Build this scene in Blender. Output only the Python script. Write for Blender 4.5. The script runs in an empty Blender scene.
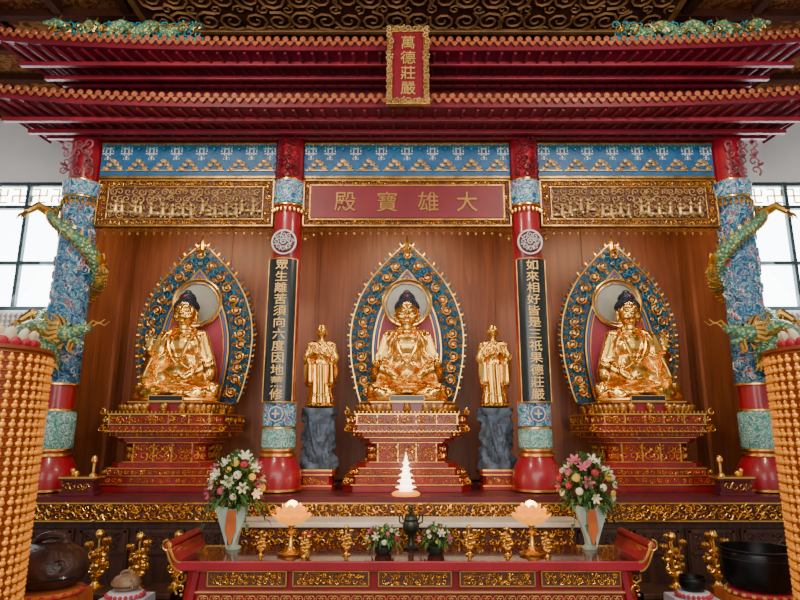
import bpy, math, random
from mathutils import Vector, Matrix, noise
from math import sin, cos, pi, sqrt, atan2
random.seed(7)
T=0.218; F=600.0; ZC=1.7; YC=-6.0; CX=407
TH=math.atan(T)
def wz(py,Y):
    t=(300-py)/F; return ZC+(Y-YC)*(T+t)/(1-t*T)
def wx(px,py,Y):
    t=(300-py)/F; return (px-CX)/(F*cos(TH)*(1-t*T)/(Y-YC))
COL=bpy.context.scene.collection
# ---------------------------------------------------------------- materials
def new_mat(name):
    m=bpy.data.materials.new(name); m.use_nodes=True
    nt=m.node_tree; b=nt.nodes['Principled BSDF']
    tc=nt.nodes.new('ShaderNodeTexCoord')
    return m,nt,b,tc.outputs['Object']
def noise_n(nt,co,scale,detail=4,dist=0):
    n=nt.nodes.new('ShaderNodeTexNoise'); n.inputs['Scale'].default_value=scale
    n.inputs['Detail'].default_value=detail; n.inputs['Distortion'].default_value=dist
    nt.links.new(co,n.inputs['Vector']); return n.outputs['Fac']
def ramp_n(nt,fac,stops,const=False):
    r=nt.nodes.new('ShaderNodeValToRGB'); e=r.color_ramp.elements
    if const: r.color_ramp.interpolation='CONSTANT'
    e[0].position=stops[0][0]; e[0].color=(*stops[0][1],1)
    e[1].position=stops[-1][0]; e[1].color=(*stops[-1][1],1)
    for p,c in stops[1:-1]:
        x=e.new(p); x.color=(*c,1)
    nt.links.new(fac,r.inputs['Fac']); return r.outputs['Color']
def bump_n(nt,b,h,strength,dist=.02):
    k=nt.nodes.new('ShaderNodeBump'); k.inputs['Strength'].default_value=strength; k.inputs['Distance'].default_value=dist
    nt.links.new(h,k.inputs['Height']); nt.links.new(k.outputs['Normal'],b.inputs['Normal'])
def mat(name,c,rough=.5,metal=0,var=.3,scale=6,bump=0,bscale=40,em=0,emc=None,coat=0,spec=.5):
    m,nt,b,co=new_mat(name)
    f=noise_n(nt,co,scale)
    lo=tuple(x*(1-var) for x in c); hi=tuple(min(1,x*(1+var*.6)) for x in c)
    nt.links.new(ramp_n(nt,f,[(.3,lo),(.7,hi)]),b.inputs['Base Color'])
    b.inputs['Roughness'].default_value=rough; b.inputs['Metallic'].default_value=metal
    b.inputs['Coat Weight'].default_value=coat; b.inputs['Specular IOR Level'].default_value=spec
    if bump: bump_n(nt,b,noise_n(nt,co,bscale,5),bump)
    if em:
        b.inputs['Emission Color'].default_value=(*(emc or c),1); b.inputs['Emission Strength'].default_value=em
    return m
def pattern(name,stops,scale,rough=.5,metal=0,dist=1.5,bump=.5,vor=False,const=True,detail=3,spec=.5):
    m,nt,b,co=new_mat(name)
    if vor:
        v=nt.nodes.new('ShaderNodeTexVoronoi'); v.inputs['Scale'].default_value=scale
        nt.links.new(co,v.inputs['Vector']); f=v.outputs['Distance']
    else: f=noise_n(nt,co,scale,detail,dist)
    nt.links.new(ramp_n(nt,f,stops,const),b.inputs['Base Color'])
    b.inputs['Roughness'].default_value=rough; b.inputs['Metallic'].default_value=metal; b.inputs['Specular IOR Level'].default_value=spec
    if bump: bump_n(nt,b,f,bump,.03)
    return m
def wood(name,c1,c2,planks=3.0,rough=.45):
    m,nt,b,co=new_mat(name)
    mp=nt.nodes.new('ShaderNodeMapping'); mp.inputs['Scale'].default_value=(9,9,.6)
    nt.links.new(co,mp.inputs['Vector'])
    f=noise_n(nt,mp.outputs['Vector'],1.6,6,1.2)
    nt.links.new(ramp_n(nt,f,[(.3,c1),(.7,c2)]),b.inputs['Base Color'])
    b.inputs['Roughness'].default_value=rough; bump_n(nt,b,f,.15); return m
GOLD=mat('gold_leaf',(1,.55,.12),.28,1,.2,5,.05,30)
GOLDB=mat('bright_gold_leaf',(1,.55,.11),.27,1,.1,4,.0,20)
GOLDD=mat('antique_gold',(.58,.31,.08),.38,.9,.45,9,.2,40)
GOLDP=mat('gold_paint',(.78,.48,.14),.4,.4,.15,6)
GOLDC=mat('pale_gilt_relief',(.74,.49,.20),.4,.6,.3,8)
GLET=mat('dull_gold_lettering',(.42,.21,.06),.4,.5,.15,6)
GROUND=mat('red_brown_carving_ground',(.11,.026,.013),.55,0,.5,14,.3,30)
RED=mat('red_lacquer',(.30,.008,.017),.3,0,.3,4,.05,10,coat=.3)
REDT=mat('throne_maroon_lacquer',(.25,.007,.013),.32,0,.35,6,.05,10,coat=.3)
REDB=mat('bright_red_lacquer',(.36,.009,.022),.32,0,.2,4,0,coat=.3)
REDS=mat('signboard_red',(.20,.008,.020),.45,0,.2,4)
REDD=mat('dark_red_paint',(.12,.006,.014),.5,0,.35,5)
REDR=mat('canopy_red_paint',(.16,.006,.020),.5,0,.3,3)
REDR2=mat('canopy_beam_red',(.24,.008,.024),.5,0,.3,3)
ORANGE=mat('orange_glazed_tile',(.40,.105,.04),.4,0,.35,14,coat=.2)
TABLET=mat('dark_red_table_lacquer',(.09,.012,.012),.16,0,.3,4,0,coat=.4)
BLUE=pattern('blue_painted_board',[(.0,(.008,.05,.15)),(.45,(.012,.095,.24)),(.6,(.016,.12,.29)),(1,(.01,.08,.22))],9,.5,0,1,.1,const=False)
BLUEP=mat('blue_paint',(.02,.14,.42),.4)
NAVY=pattern('navy_halo_ground',[(.0,(.004,.012,.035)),(.48,(.006,.035,.10)),(.56,(.012,.10,.16)),(.8,(.008,.04,.12))],14,.45,0,1.5,.5,const=False)
TEAL=mat('teal_glaze',(.03,.28,.34),.35,0,.4,12)
BLUEG=mat('blue_glaze_scroll',(.02,.15,.28),.35,0,.5,12)
SCALE=pattern('dragon_scale_glaze',[(.0,(.85,.60,.14)),(.2,(.72,.60,.20)),(.38,(.32,.48,.20)),(.6,(.08,.28,.20))],34,.3,.2,vor=True,const=False,bump=.8)
CLOUD=pattern('painted_cloud_relief',[(.0,(.01,.07,.22)),(.38,(.02,.16,.38)),(.45,(.08,.42,.46)),(.50,(.75,.78,.76)),(.54,(.03,.25,.50)),(.62,(.55,.10,.16)),(.68,(.02,.14,.36)),(.8,(.6,.7,.7))],11,.45,0,2.2,.9)
SHAFTB=pattern('dragon_column_blue_relief',[(.0,(.008,.05,.16)),(.40,(.012,.11,.28)),(.47,(.05,.30,.38)),(.52,(.45,.55,.58)),(.55,(.02,.17,.36)),(.62,(.40,.07,.11)),(.67,(.012,.10,.26)),(.8,(.3,.45,.5))],12,.45,0,2.2,.9)
CURL=pattern('painted_curl_relief',[(.0,(.05,.20,.38)),(.42,(.20,.38,.48)),(.5,(.60,.66,.64)),(.56,(.52,.14,.18)),(.62,(.07,.30,.42)),(.8,(.3,.45,.5))],7,.4,0,1,.2)
WAVE=pattern('painted_wave_relief',[(.0,(.05,.28,.25)),(.4,(.12,.45,.38)),(.5,(.65,.75,.68)),(.56,(.04,.25,.28)),(.66,(.3,.55,.5))],16,.45,0,2.5,.9)
PINK=mat('rose_backing',(.28,.022,.05),.5,0,.25,3)
HALO=mat('halo_disc_silver',(.26,.27,.24),.35,.1,.35,3)
WHITE=mat('white_plaster',(.84,.86,.87),.8,0,.06,2)
WHITEP=mat('white_paint',(.75,.77,.76),.5,0,.08,5)
BLACK=mat('black_lacquer',(.008,.012,.012),.25,0,.3,4,coat=.3)
HAIR=mat('dark_blue_hair',(.006,.012,.035),.45,0,.3,20)
WOOD=wood('red_brown_wood',(.15,.037,.013),(.27,.08,.027))
WOODD=wood('dark_carved_wood',(.035,.012,.008),(.09,.035,.02))
FLOORM=mat('floor_stone',(.10,.07,.055),.3,0,.3,2)
CEILM=pattern('ceiling_painted_wood',[(.0,(.04,.012,.008)),(.45,(.08,.024,.012)),(.55,(.20,.085,.03)),(.62,(.07,.02,.01)),(.9,(.05,.016,.01))],7,1,0,1.5,0,const=False,spec=0)
CEILB=mat('dark_ceiling_beam',(.05,.016,.010),.95,0,.4,3,spec=.05)
ARAB=mat('dim_gilt_arabesque',(.22,.105,.035),.5,.3,.4,6)
ROCK=mat('blue_grey_rock',(.085,.12,.175),.6,0,.65,9,1,14)
BRONZE=mat('dark_green_bronze',(.05,.06,.04),.35,.6,.4,10)
IRON=mat('black_bowl_metal',(.012,.013,.015),.3,.6,.3,8)
MUYU=mat('carved_brown_wood',(.055,.020,.014),.4,0,.5,9,.6,22)
MUYU2=mat('pale_brown_wood',(.25,.15,.08),.4,0,.3,9,.5,22)
AMBER=mat('amber_lit_niche',(1,.42,.07),.28,.5,.3,30,em=.40,emc=(1,.29,.025))
AMBERC=mat('amber_core',(.22,.04,.008),.5,0,.3,10,em=.05,emc=(1,.16,.01))
PANE=mat('daylight_glow_glass',(.9,.95,1),.5,0,.04,1.0,em=11,emc=(.88,.95,1))  # outdoor daylight is put into the pane as emission
FRAME=mat('dark_teal_window_frame',(.03,.07,.08),.5)
LAMP=mat('lotus_lamp_glass',(.45,.12,.01),.35,0,.15,8,em=1.5,emc=(1,.33,.015))
LAMPH=mat('warm_bulb',(1,.7,.3),.4,0,.05,8,em=12,emc=(1,.55,.12))
CRYS=mat('lit_crystal',(1,.9,.8),.2,0,.05,8,em=3.5,emc=(1,.80,.62))
LEAF=mat('green_leaf',(.06,.16,.03),.5,0,.5,12)
LEAFD=mat('dark_green_leaf',(.02,.08,.025),.5,0,.4,12)
FPINK=mat('pink_petal',(.62,.13,.20),.5,0,.3,14)
FWHITE=mat('cream_petal',(.82,.75,.52),.5,0,.12,14)
FYEL=mat('yellow_petal',(.80,.52,.07),.5,0,.2,14)
FRED=mat('red_petal',(.48,.025,.045),.5,0,.3,14)
CLOTHO=mat('orange_cloth',(.55,.13,.025),.8,0,.25,6)
CLOTHW=mat('white_cloth',(.60,.56,.60),.8,0,.1,6)
CLOTHG=mat('sage_satin',(.38,.50,.40),.45,0,.2,6)
MARB=mat('pale_marble',(.80,.74,.62),.25,0,.2,4)
NICHE=mat('white_niche_figure',(.85,.80,.74),.5,0,.12,10)
NICHEB=mat('niche_board',(.45,.36,.32),.6,0,.2,5)
BRK=mat('rose_grey_carving',(.26,.08,.10),.5,0,.5,8)
# ---------------------------------------------------------------- mesh builder
class MB:
    def __init__(s): s.v=[]; s.f=[]
    def add(s,vs,fs,M=None):
        o=len(s.v)
        for p in vs:
            p=Vector(p); s.v.append(tuple(M@p) if M else tuple(p))
        for f in fs: s.f.append([i+o for i in f])
        return s
    def box(s,c,d,M=None):
        x,y,z=c; a,b,e=d[0]/2,d[1]/2,d[2]/2
        vs=[(x+i*a,y+j*b,z+k*e) for i in(-1,1) for j in(-1,1) for k in(-1,1)]
        fs=[(0,1,3,2),(4,6,7,5),(0,4,5,1),(2,3,7,6),(0,2,6,4),(1,5,7,3)]
        return s.add(vs,fs,M)
    def lathe(s,prof,n=24,c=(0,0,0),sy=1.0,M=None):
        vs=[];fs=[]
        for r,z in prof:
            for i in range(n):
                a=2*pi*i/n; vs.append((c[0]+r*cos(a),c[1]+r*sin(a)*sy,c[2]+z))
        for k in range(len(prof)-1):
            for i in range(n):
                j=(i+1)%n; fs.append((k*n+i,k*n+j,(k+1)*n+j,(k+1)*n+i))
        fs.append(tuple(range(n))[::-1]); L=(len(prof)-1)*n; fs.append(tuple(range(L,L+n)))
        return s.add(vs,fs,M)
    def ell(s,c,r,nu=12,nv=8,M=None):
        vs=[(c[0],c[1],c[2]-r[2])]
        for k in range(1,nv):
            p=-pi/2+pi*k/nv
            for i in range(nu):
                a=2*pi*i/nu; vs.append((c[0]+r[0]*cos(p)*cos(a),c[1]+r[1]*cos(p)*sin(a),c[2]+r[2]*sin(p)))
        vs.append((c[0],c[1],c[2]+r[2])); fs=[]
        for i in range(nu): fs.append((0,1+(i+1)%nu,1+i))
        for k in range(nv-2):
            for i in range(nu):
                j=(i+1)%nu; a=1+k*nu; fs.append((a+i,a+j,a+nu+j,a+nu+i))
        a=1+(nv-2)*nu; e=len(vs)-1
        for i in range(nu): fs.append((a+i,a+(i+1)%nu,e))
        return s.add(vs,fs,M)
    def tube(s,pts,r,n=6,M=None,closed=False):
        P=[Vector(p) for p in pts]; N=len(P)
        R=[r]*N if not hasattr(r,'__len__') else list(r)
        vs=[];u=None
        for i in range(N):
            if closed: t=P[(i+1)%N]-P[i-1]
            else: t=P[min(i+1,N-1)]-P[max(i-1,0)]
            if t.length<1e-9: t=Vector((0,0,1))
            t.normalize()
            if u is None:
                u=Vector((0,1,0)) if abs(t.y)<.9 else Vector((1,0,0))
            u=(u-t*u.dot(t))
            if u.length<1e-6: u=t.orthogonal()
            u.normalize(); w=t.cross(u)
            for k in range(n):
                a=2*pi*k/n; vs.append(P[i]+(u*cos(a)+w*sin(a))*R[i])
        fs=[]
        for i in range(N if closed else N-1):
            b=((i+1)%N)*n
            for k in range(n):
                j=(k+1)%n; fs.append((i*n+k,i*n+j,b+j,b+k))
        if not closed:
            fs.append(tuple(range(n))[::-1]); fs.append(tuple(range((N-1)*n,N*n)))
        return s.add(vs,fs,M)
    def cap(s,a,b,ra,rb=None,n=12,M=None):
        rb=ra if rb is None else rb
        a=Vector(a);b=Vector(b);d=(b-a).normalized();P=[];R=[]
        for k in range(4):
            q=pi/2*(1-k/4.0)-.02; P.append(a-d*ra*sin(q)); R.append(max(ra*cos(q),.0005))
        P+= [a,a.lerp(b,.5),b]; R+=[ra,(ra+rb)/2,rb]
        for k in range(1,5):
            q=pi/2*k/4.0-.02; P.append(b+d*rb*sin(q)); R.append(max(rb*cos(q),.0005))
        return s.tube(P,R,n,M)
    def prism(s,poly,y0,y1,M=None):
        n=len(poly)
        vs=[(x,y0,z) for x,z in poly]+[(x,y1,z) for x,z in poly]
        fs=[tuple(range(n)),tuple(range(n,2*n))[::-1]]
        for i in range(n):
            j=(i+1)%n; fs.append((i,i+n,j+n,j))
        return s.add(vs,fs,M)
    def slab(s,hw,hd,z0,z1,ch=.08,c=(0,0),top=None):
        t=top if top is not None else 0
        vs=[]
        for z,g in((z0,0),(z1,t)):
            a,b=hw+g,hd+g
            for x,y in((-a+ch,-b),(a-ch,-b),(a,-b+ch),(a,b-ch),(a-ch,b),(-a+ch,b),(-a,b-ch),(-a,-b+ch)): vs.append((x+c[0],y+c[1],z))
        fs=[tuple(range(8))[::-1],tuple(range(8,16))]+[(i,(i+1)%8,(i+1)%8+8,i+8) for i in range(8)]
        return s.add(vs,fs)
    def spiral(s,c,R,a0=0,turn=1.4,d=1,r=None,y=0,n=13,k=4,plane='xz'):
        r=r or R*.14; P=[];Q=[]
        for i in range(n):
            t=i/(n-1); a=a0+d*t*turn*2*pi; q=R*(1-.82*t)
            x=c[0]+q*cos(a); z=c[1]+q*sin(a)
            P.append((x,y,z) if plane=='xz' else (x,z,y)); Q.append(r*(1-.4*t))
        return s.tube(P,Q,k)
    def obj(s,name,m,parent=None,smooth=True,bev=0,label=None,loc=None):
        me=bpy.data.meshes.new(name); me.from_pydata(s.v,[],s.f); me.update()
        if smooth:
            for p in me.polygons: p.use_smooth=True
            try: me.set_sharp_from_angle(angle=math.radians(40))
            except Exception: pass
        me.materials.append(m)
        o=bpy.data.objects.new(name,me); COL.objects.link(o)
        if parent: o.parent=parent
        if loc: o.location=loc
        if bev:
            b=o.modifiers.new('bevel','BEVEL'); b.width=bev; b.segments=2; b.limit_method='ANGLE'
        if label: o['label']=label
        return o
def thing(name,label,cat,loc,group=None,rot=0,sc=1):
    e=bpy.data.objects.new(name,None); COL.objects.link(e); e.location=loc; e.empty_display_size=.1
    e.rotation_euler[2]=rot; e.scale=(sc,)*3 if not hasattr(sc,'__len__') else sc
    e['label']=label; e['category']=cat
    if group: e['group']=group
    return e
def dup(root,loc=None,parent=None,label=None,rot=None,sc=None):
    o=root.copy(); COL.objects.link(o)
    if parent: o.parent=parent
    if loc is not None: o.location=loc
    if label: o['label']=label
    if rot is not None: o.rotation_euler[2]=rot
    if sc is not None: o.scale=(sc,)*3 if not hasattr(sc,'__len__') else sc
    for c in root.children: dup(c,parent=o)
    return o
def struct(o): o['kind']='structure'; return o
def blob(name,mb,voxel,smooth,m,parent,disp=None):
    me=bpy.data.meshes.new('tmp'); me.from_pydata(mb.v,[],mb.f); me.update()
    o=bpy.data.objects.new('tmp',me); COL.objects.link(o)
    r=o.modifiers.new('r','REMESH'); r.mode='VOXEL'; r.voxel_size=voxel
    k=o.modifiers.new('s','SMOOTH'); k.factor=.5; k.iterations=smooth
    dg=bpy.context.evaluated_depsgraph_get(); dg.update()
    nm=bpy.data.meshes.new_from_object(o.evaluated_get(dg))
    bpy.data.objects.remove(o)
    if disp:
        nn=[v.normal.copy() for v in nm.vertices]
        for v,n in zip(nm.vertices,nn):
            q=v.co+n*disp(v.co,n); q.z=max(q.z,.003); v.co=q
    nm.name=name; nm.materials.clear(); nm.materials.append(m)
    for p in nm.polygons: p.use_smooth=True
    ob=bpy.data.objects.new(name,nm); COL.objects.link(ob); ob.parent=parent
    return ob
_g={}
def glyph(ch):
    if ch in _g: return _g[ch]
    cu=bpy.data.curves.new('t','FONT'); cu.body=ch; cu.size=1; cu.extrude=.03; cu.offset=.004; cu.resolution_u=3
    o=bpy.data.objects.new('t',cu); COL.objects.link(o)
    dg=bpy.context.evaluated_depsgraph_get(); dg.update()
    me=bpy.data.meshes.new_from_object(o.evaluated_get(dg))
    vs=[v.co.copy() for v in me.vertices]; fs=[list(p.vertices) for p in me.polygons]
    bpy.data.objects.remove(o)
    if vs:
        cx=(min(v.x for v in vs)+max(v.x for v in vs))/2; cy=(min(v.y for v in vs)+max(v.y for v in vs))/2
        vs=[(v.x-cx,-v.z,v.y-cy) for v in vs]
    _g[ch]=(vs,fs); return _g[ch]
def put_char(mb,ch,x,y,z,s,sx=1.0):
    vs,fs=glyph(ch)
    mb.add([(a*s*sx+x,b*s+y,c*s+z) for a,b,c in vs],fs)
def scrolls(mb,x0,x1,z0,z1,cell,y=0,depth=.012,fill=.62,seed=1,th=.2):
    rn=random.Random(seed); nx=max(1,round((x1-x0)/cell)); nz=max(1,round((z1-z0)/cell))
    dx=(x1-x0)/nx; dz=(z1-z0)/nz
    for i in range(nx):
        for j in range(nz):
            R=min(dx,dz)*fill*rn.uniform(.8,1.05)
            mb.spiral((x0+(i+.5)*dx+rn.uniform(-.15,.15)*dx,z0+(j+.5)*dz),R,rn.uniform(0,6.3),rn.uniform(1.0,1.6),rn.choice((-1,1)),r=R*th,y=y-rn.uniform(0,depth),n=9)
            if rn.random()<.5:
                mb.ell((x0+(i+rn.random())*dx,y-depth,z0+(j+rn.random())*dz),(R*.3,depth,R*.3),6,4)
def lace(mb,x0,x1,zt,h,y=0,step=.09,ends=0):
    n=max(2,round((x1-x0)/step)); d=(x1-x0)/n
    for i in range(n):
        x=x0+(i+.5)*d; u=abs((i+.5)/n*2-1); hh=h*(1+ends*max(0,(u-.86)/.14))
        k=max(1,round(hh/h))
        for q in range(k):
            zz=zt-h*(q+.5)
            mb.spiral((x-d*.22,zz),d*.33,0,1.3,1,y=y,n=9); mb.spiral((x+d*.22,zz),d*.33,pi,1.3,-1,y=y-.006,n=9)
        mb.ell((x,y,zt-hh*.95),(d*.16,.012,h*.28),6,4)
# ================================================================ room shell
fl=struct(MB().box((0,-2.5,-.05),(13,10,.1)).obj('floor',FLOORM,smooth=False))
struct(MB().box((0,-2,6.2),(13,9,.1)).obj('ceiling',CEILM,smooth=False))
cb=MB()
for x in [i*.75-4.5*1.0 for i in range(-2,15)]: cb.box((x,-2,6.11),(.09,9,.075))
for y in [-.9,-.3,.3,.9,-1.6,-2.4]: cb.box((0,y,6.105),(12.8,.09,.085))
struct(cb.obj('trim_2',CEILB,smooth=False))
WZ0,WZ1=3.30,5.16; WXI,WXO=4.25,5.95
wb=MB().box((0,2.05,(2.75+WZ0)/2),(13,.12,WZ0-2.75)).box((0,2.05,(WZ1+6.2)/2),(13,.12,6.2-WZ1)).box((0,2.05,(WZ0+WZ1)/2),(2*WXI,.12,WZ1-WZ0))
for s in(-1,1): wb.box((s*(WXO+6.5)/2,2.05,(WZ0+WZ1)/2),(6.5-WXO,.12,WZ1-WZ0))
struct(wb.obj('wall_back',WHITE,smooth=False))
struct(MB().box((0,2.04,1.375),(13,.12,2.75)).obj('baseboard_back',WOODD,smooth=False))
for s,n in((-1,'left'),(1,'right')): struct(MB().box((s*6.45,-2,3.1),(.12,8.2,6.2)).obj('wall_'+n,WHITE,smooth=False))
for s,i in((-1,1),(1,2)):
    e=thing('window_%d'%i,'bright window with self-glowing panes, dark frame and fretwork top lights','window',(s*(WXI+WXO)/2,2.05,WZ0)); struct(e)
    W=WXO-WXI; H=WZ1-WZ0
    MB().box((0,.03,H/2),(W,.01,H)).obj('pane',PANE,e,smooth=False)
    fr=MB()
    for x in(-W/2+.03,W/2-.03,-.28,.28): fr.box((x,-.02,H/2),(.05,.07,H))
    for z in(.03,H-.03,H*.80,H*.36): fr.box((0,-.02,z),(W,.075,.05))
    fr.obj('frame',FRAME,e,smooth=False,bev=.004)
    la=MB(); st=.017; zc=H*.80+(H*.2)/2
    for cx in [-.70,-.42,-.14,.14,.42,.70]:
        a=.10
        la.box((cx,0,zc),(st,.02,2*a)).box((cx,0,zc),(2*a,.021,st))
        la.box((cx-a/2,0,zc+a),(a,.02,st)).box((cx+a/2,0,zc-a),(a,.02,st))
        la.box((cx+a,0,zc+a/2),(st,.02,a)).box((cx-a,0,zc-a/2),(st,.02,a))
    la.obj('lattice',GOLDP,e,smooth=False)
ni=MB().box((0,1.25,2.95),(7.1,.08,3.6))
for k in range(-3,4): ni.box((k*1.1,1.205,2.95),(.03,.02,3.6))
struct(ni.obj('wall_altar',WOOD,smooth=False))
for s,n in((-1,'left'),(1,'right')):
    struct(MB().box((s*3.42,.65,2.95),(.07,1.13,3.6)).box((s*3.37,.9,2.95),(.05,.1,3.6)).obj('wall_altar_'+n,WOOD,smooth=False))
struct(MB().box((0,.62,4.80),(7.1,1.3,.05)).obj('trim_1',WOODD,smooth=False))
for s in(-1,1):
    e=thing('miniature_buddha_board','pale board of tiny white buddha figures on wall below window','wall board',(s*5.05,1.97,2.78),'miniature buddha boards')
    MB().box((0,0,.24),(1.7,.03,.48)).obj('board',NICHEB,e,smooth=False,bev=.004)
    k=MB()
    for i in range(24):
        for j in range(7):
            x=-.805+i*.07; z=.035+j*.067
            k.ell((x,-.025,z+.018),(.022,.012,.022),6,4).ell((x,-.027,z+.046),(.012,.010,.013),6,4)
    o=k.obj('figure_rows',NICHE,e); o['kind']='stuff'
# ================================================================ canopy
can=thing('altar_canopy','two tiered red wooden canopy roof with orange eave tiles','canopy',(0,0,4.77))
def lift(x): return .13*(min(abs(x)/4.2,1))**4
for nm,zz,HW in(('lower',0.0,4.22),('upper',.62,4.12)):
    til=MB();drip=MB();sof=MB();N=96
    for i in range(N+1):
        x=-HW+2*HW*i/N; L=lift(x)
        til.tube([(x,-.74,zz+.085+L),(x,-.35,zz+.17+L*.5),(x*.97,.02,zz+.30)],.025,6)
        drip.lathe([(.030,0),(.030,.012),(.020,.02)],10,M=Matrix.Translation((x,-.742,zz+.095+L))@Matrix.Rotation(pi/2,4,'X'))
        if i<N:
            xm=x+HW/N; w=HW/N
            drip.prism([(xm-w*.8,zz+.075+L),(xm+w*.8,zz+.075+L),(xm+w*.5,zz+.045+L),(xm,zz+.025+L),(xm-w*.5,zz+.045+L)],-.745,-.735)
    M=48
    def sheet(mb,y0,z0,y1,z1,th,a=1.0,b=.97,l0=1,l1=0):
        for i in range(M):
            xa=-HW+2*HW*i/M; xb=-HW+2*HW*(i+1)/M
            vs=[]
            for x in(xa,xb):
                for (y,z,k,l) in((y0,z0,a,l0),(y1,z1,b,l1)):
                    for t in(0,th): vs.append((x*k,y,z+t+lift(x)*l))
            mb.add(vs,[(0,2,3,1),(4,5,7,6),(0,1,5,4),(2,6,7,3),(0,4,6,2),(1,3,7,5)])
    sheet(til,-.72,zz+.05,.02,zz+.26,.02)
    til.obj(nm+'_roof_tiles',REDD,can)
    drip.obj(nm+'_eave_tiles',ORANGE,can)
    sheet(sof,-.71,zz+.0,.05,zz+.0,.03,1.0,.90)
    sheet(sof,-.715,zz-.005,-.685,zz-.005,.075,1,1,1,1)
    for i in range(61):
        x=-HW*.985+2*HW*.985*i/60
        sof.tube([(x,-.68,zz-.012+lift(x)),(x*.93,.0,zz-.012)],.018,4)
    sof.obj(nm+'_soffit',REDR,can,smooth=False)
    bm=MB()
    for (y,z,h) in((-.50,-.02,.045),(-.27,-.03,.045),(-.10,-.012,.03)):
        k=1-.10*(y+.71)/.76
        bm.box((0,y,zz+z),(2*HW*k*.99,.05,h))
    bm.obj(nm+'_beams',REDR2,can,smooth=False,bev=.006)
    if nm=='upper':
        MB().box((0,.03,.34),(7.6,.06,.56)).obj('red_backing',REDD,can,smooth=False)
        MB().box((0,.03,.95),(7.3,.06,.6)).obj('ridge_backing',REDD,can,smooth=False)
pq=thing('vertical_name_plaque','red vertical plaque with gold characters and carved gold frame on canopy','sign',(wx(408,65,-.82),-.80,wz(105,-.82)))
ph=wz(27,-.82)-wz(105,-.82); pw=.42
MB().box((0,0,ph/2),(pw*.74,.04,ph*.86)).obj('board',REDS,pq,smooth=False)
fr=MB()
for s in(-1,1): fr.box((s*pw*.42,-.01,ph/2),(pw*.13,.06,ph*.97)).box((0,-.01,ph/2+s*ph*.46),(pw,.06,ph*.075))
fr.obj('frame',GOLDD,pq,smooth=False,bev=.008)
sc_=MB()
for s in(-1,1):
    scrolls(sc_,s*pw*.42-.035,s*pw*.42+.035,.02,ph-.02,.06,-.045,.01,.6,3)
    scrolls(sc_,-pw/2,pw/2,ph/2+s*ph*.46-.03,ph/2+s*ph*.46+.03,.06,-.045,.01,.6,4)
sc_.obj('frame_scrollwork',GOLDC,pq)
tx=MB()
for i,ch in enumerate('萬德莊嚴'): put_char(tx,ch,0,-.028,ph*(.79-.195*i),.15)
tx.obj('lettering',GOLDP,pq,smooth=False)
for s in(-1,1):
    e=thing('roof_dragon','teal and gold ceramic dragon ornament on the canopy roof','roof ornament',(s*wx(690,45,-.6),-.60,5.60),'roof dragons')
    a=MB();P=[(s*(-.68+1.36*t/30),.02*sin(t),.09+.05*sin(t*.9)+.04*(t/30)) for t in range(31)]
    a.tube(P,[.02+.036*sin(pi*min(1,t/30+.1)) for t in range(31)],8)
    a.ell((s*.70,-.02,.16),(.08,.05,.055),8,6); a.cap((s*.74,-.02,.165),(s*.82,-.02,.17),.03,.022,8)
    for q in(-.35,-.05,.3): a.tube([(s*q,-.03,.12),(s*(q+.05),-.06,.06),(s*(q+.1),-.07,.0)],.018,5)
    a.obj('body',SCALE,e)
    b=MB();scrolls(b,-.78,.78,.0,.20,.085,0,.02,.6,8); b.box((0,.02,-.03),(1.6,.05,.08)); b.obj('cloud_scrolls',TEAL,e)
    c=MB()
    for p in P[::2]: c.tube([(p[0],p[1],p[2]+.03),(p[0]-s*.02,p[1],p[2]+.09)],[.016,.003],4)
    scrolls(c,-.78,.78,.02,.16,.13,-.04,.01,.5,9)
    c.obj('gold_spines',GOLD,e)
e=thing('carved_ceiling_panel','long dark gilt arabesque panel on the ceiling','ceiling panel',(0,-.68,6.0))
MB().box((0,0,.03),(5.6,1.0,.05)).obj('board',CEILB,e,smooth=False)
c=MB()
for i in range(22):
    for j in range(3):
        d=1 if (i+j)%2 else -1
        c.spiral((-2.62+i*.25,-.33+j*.33),.15,(i*1.7+j),1.6,d,r=.018,y=-.005,n=14,plane='xy')
        c.spiral((-2.50+i*.25,-.18+j*.33),.07,i,1.2,-d,r=.013,y=-.005,n=9,plane='xy')
c.obj('arabesque',ARAB,e)
c=MB()
for s in(-1,1): c.box((0,s*.5,-.005),(5.7,.05,.05)).box((s*2.82,0,-.005),(.05,1.0,.05))
c.obj('border',ARAB,e,smooth=False,bev=.005)
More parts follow.
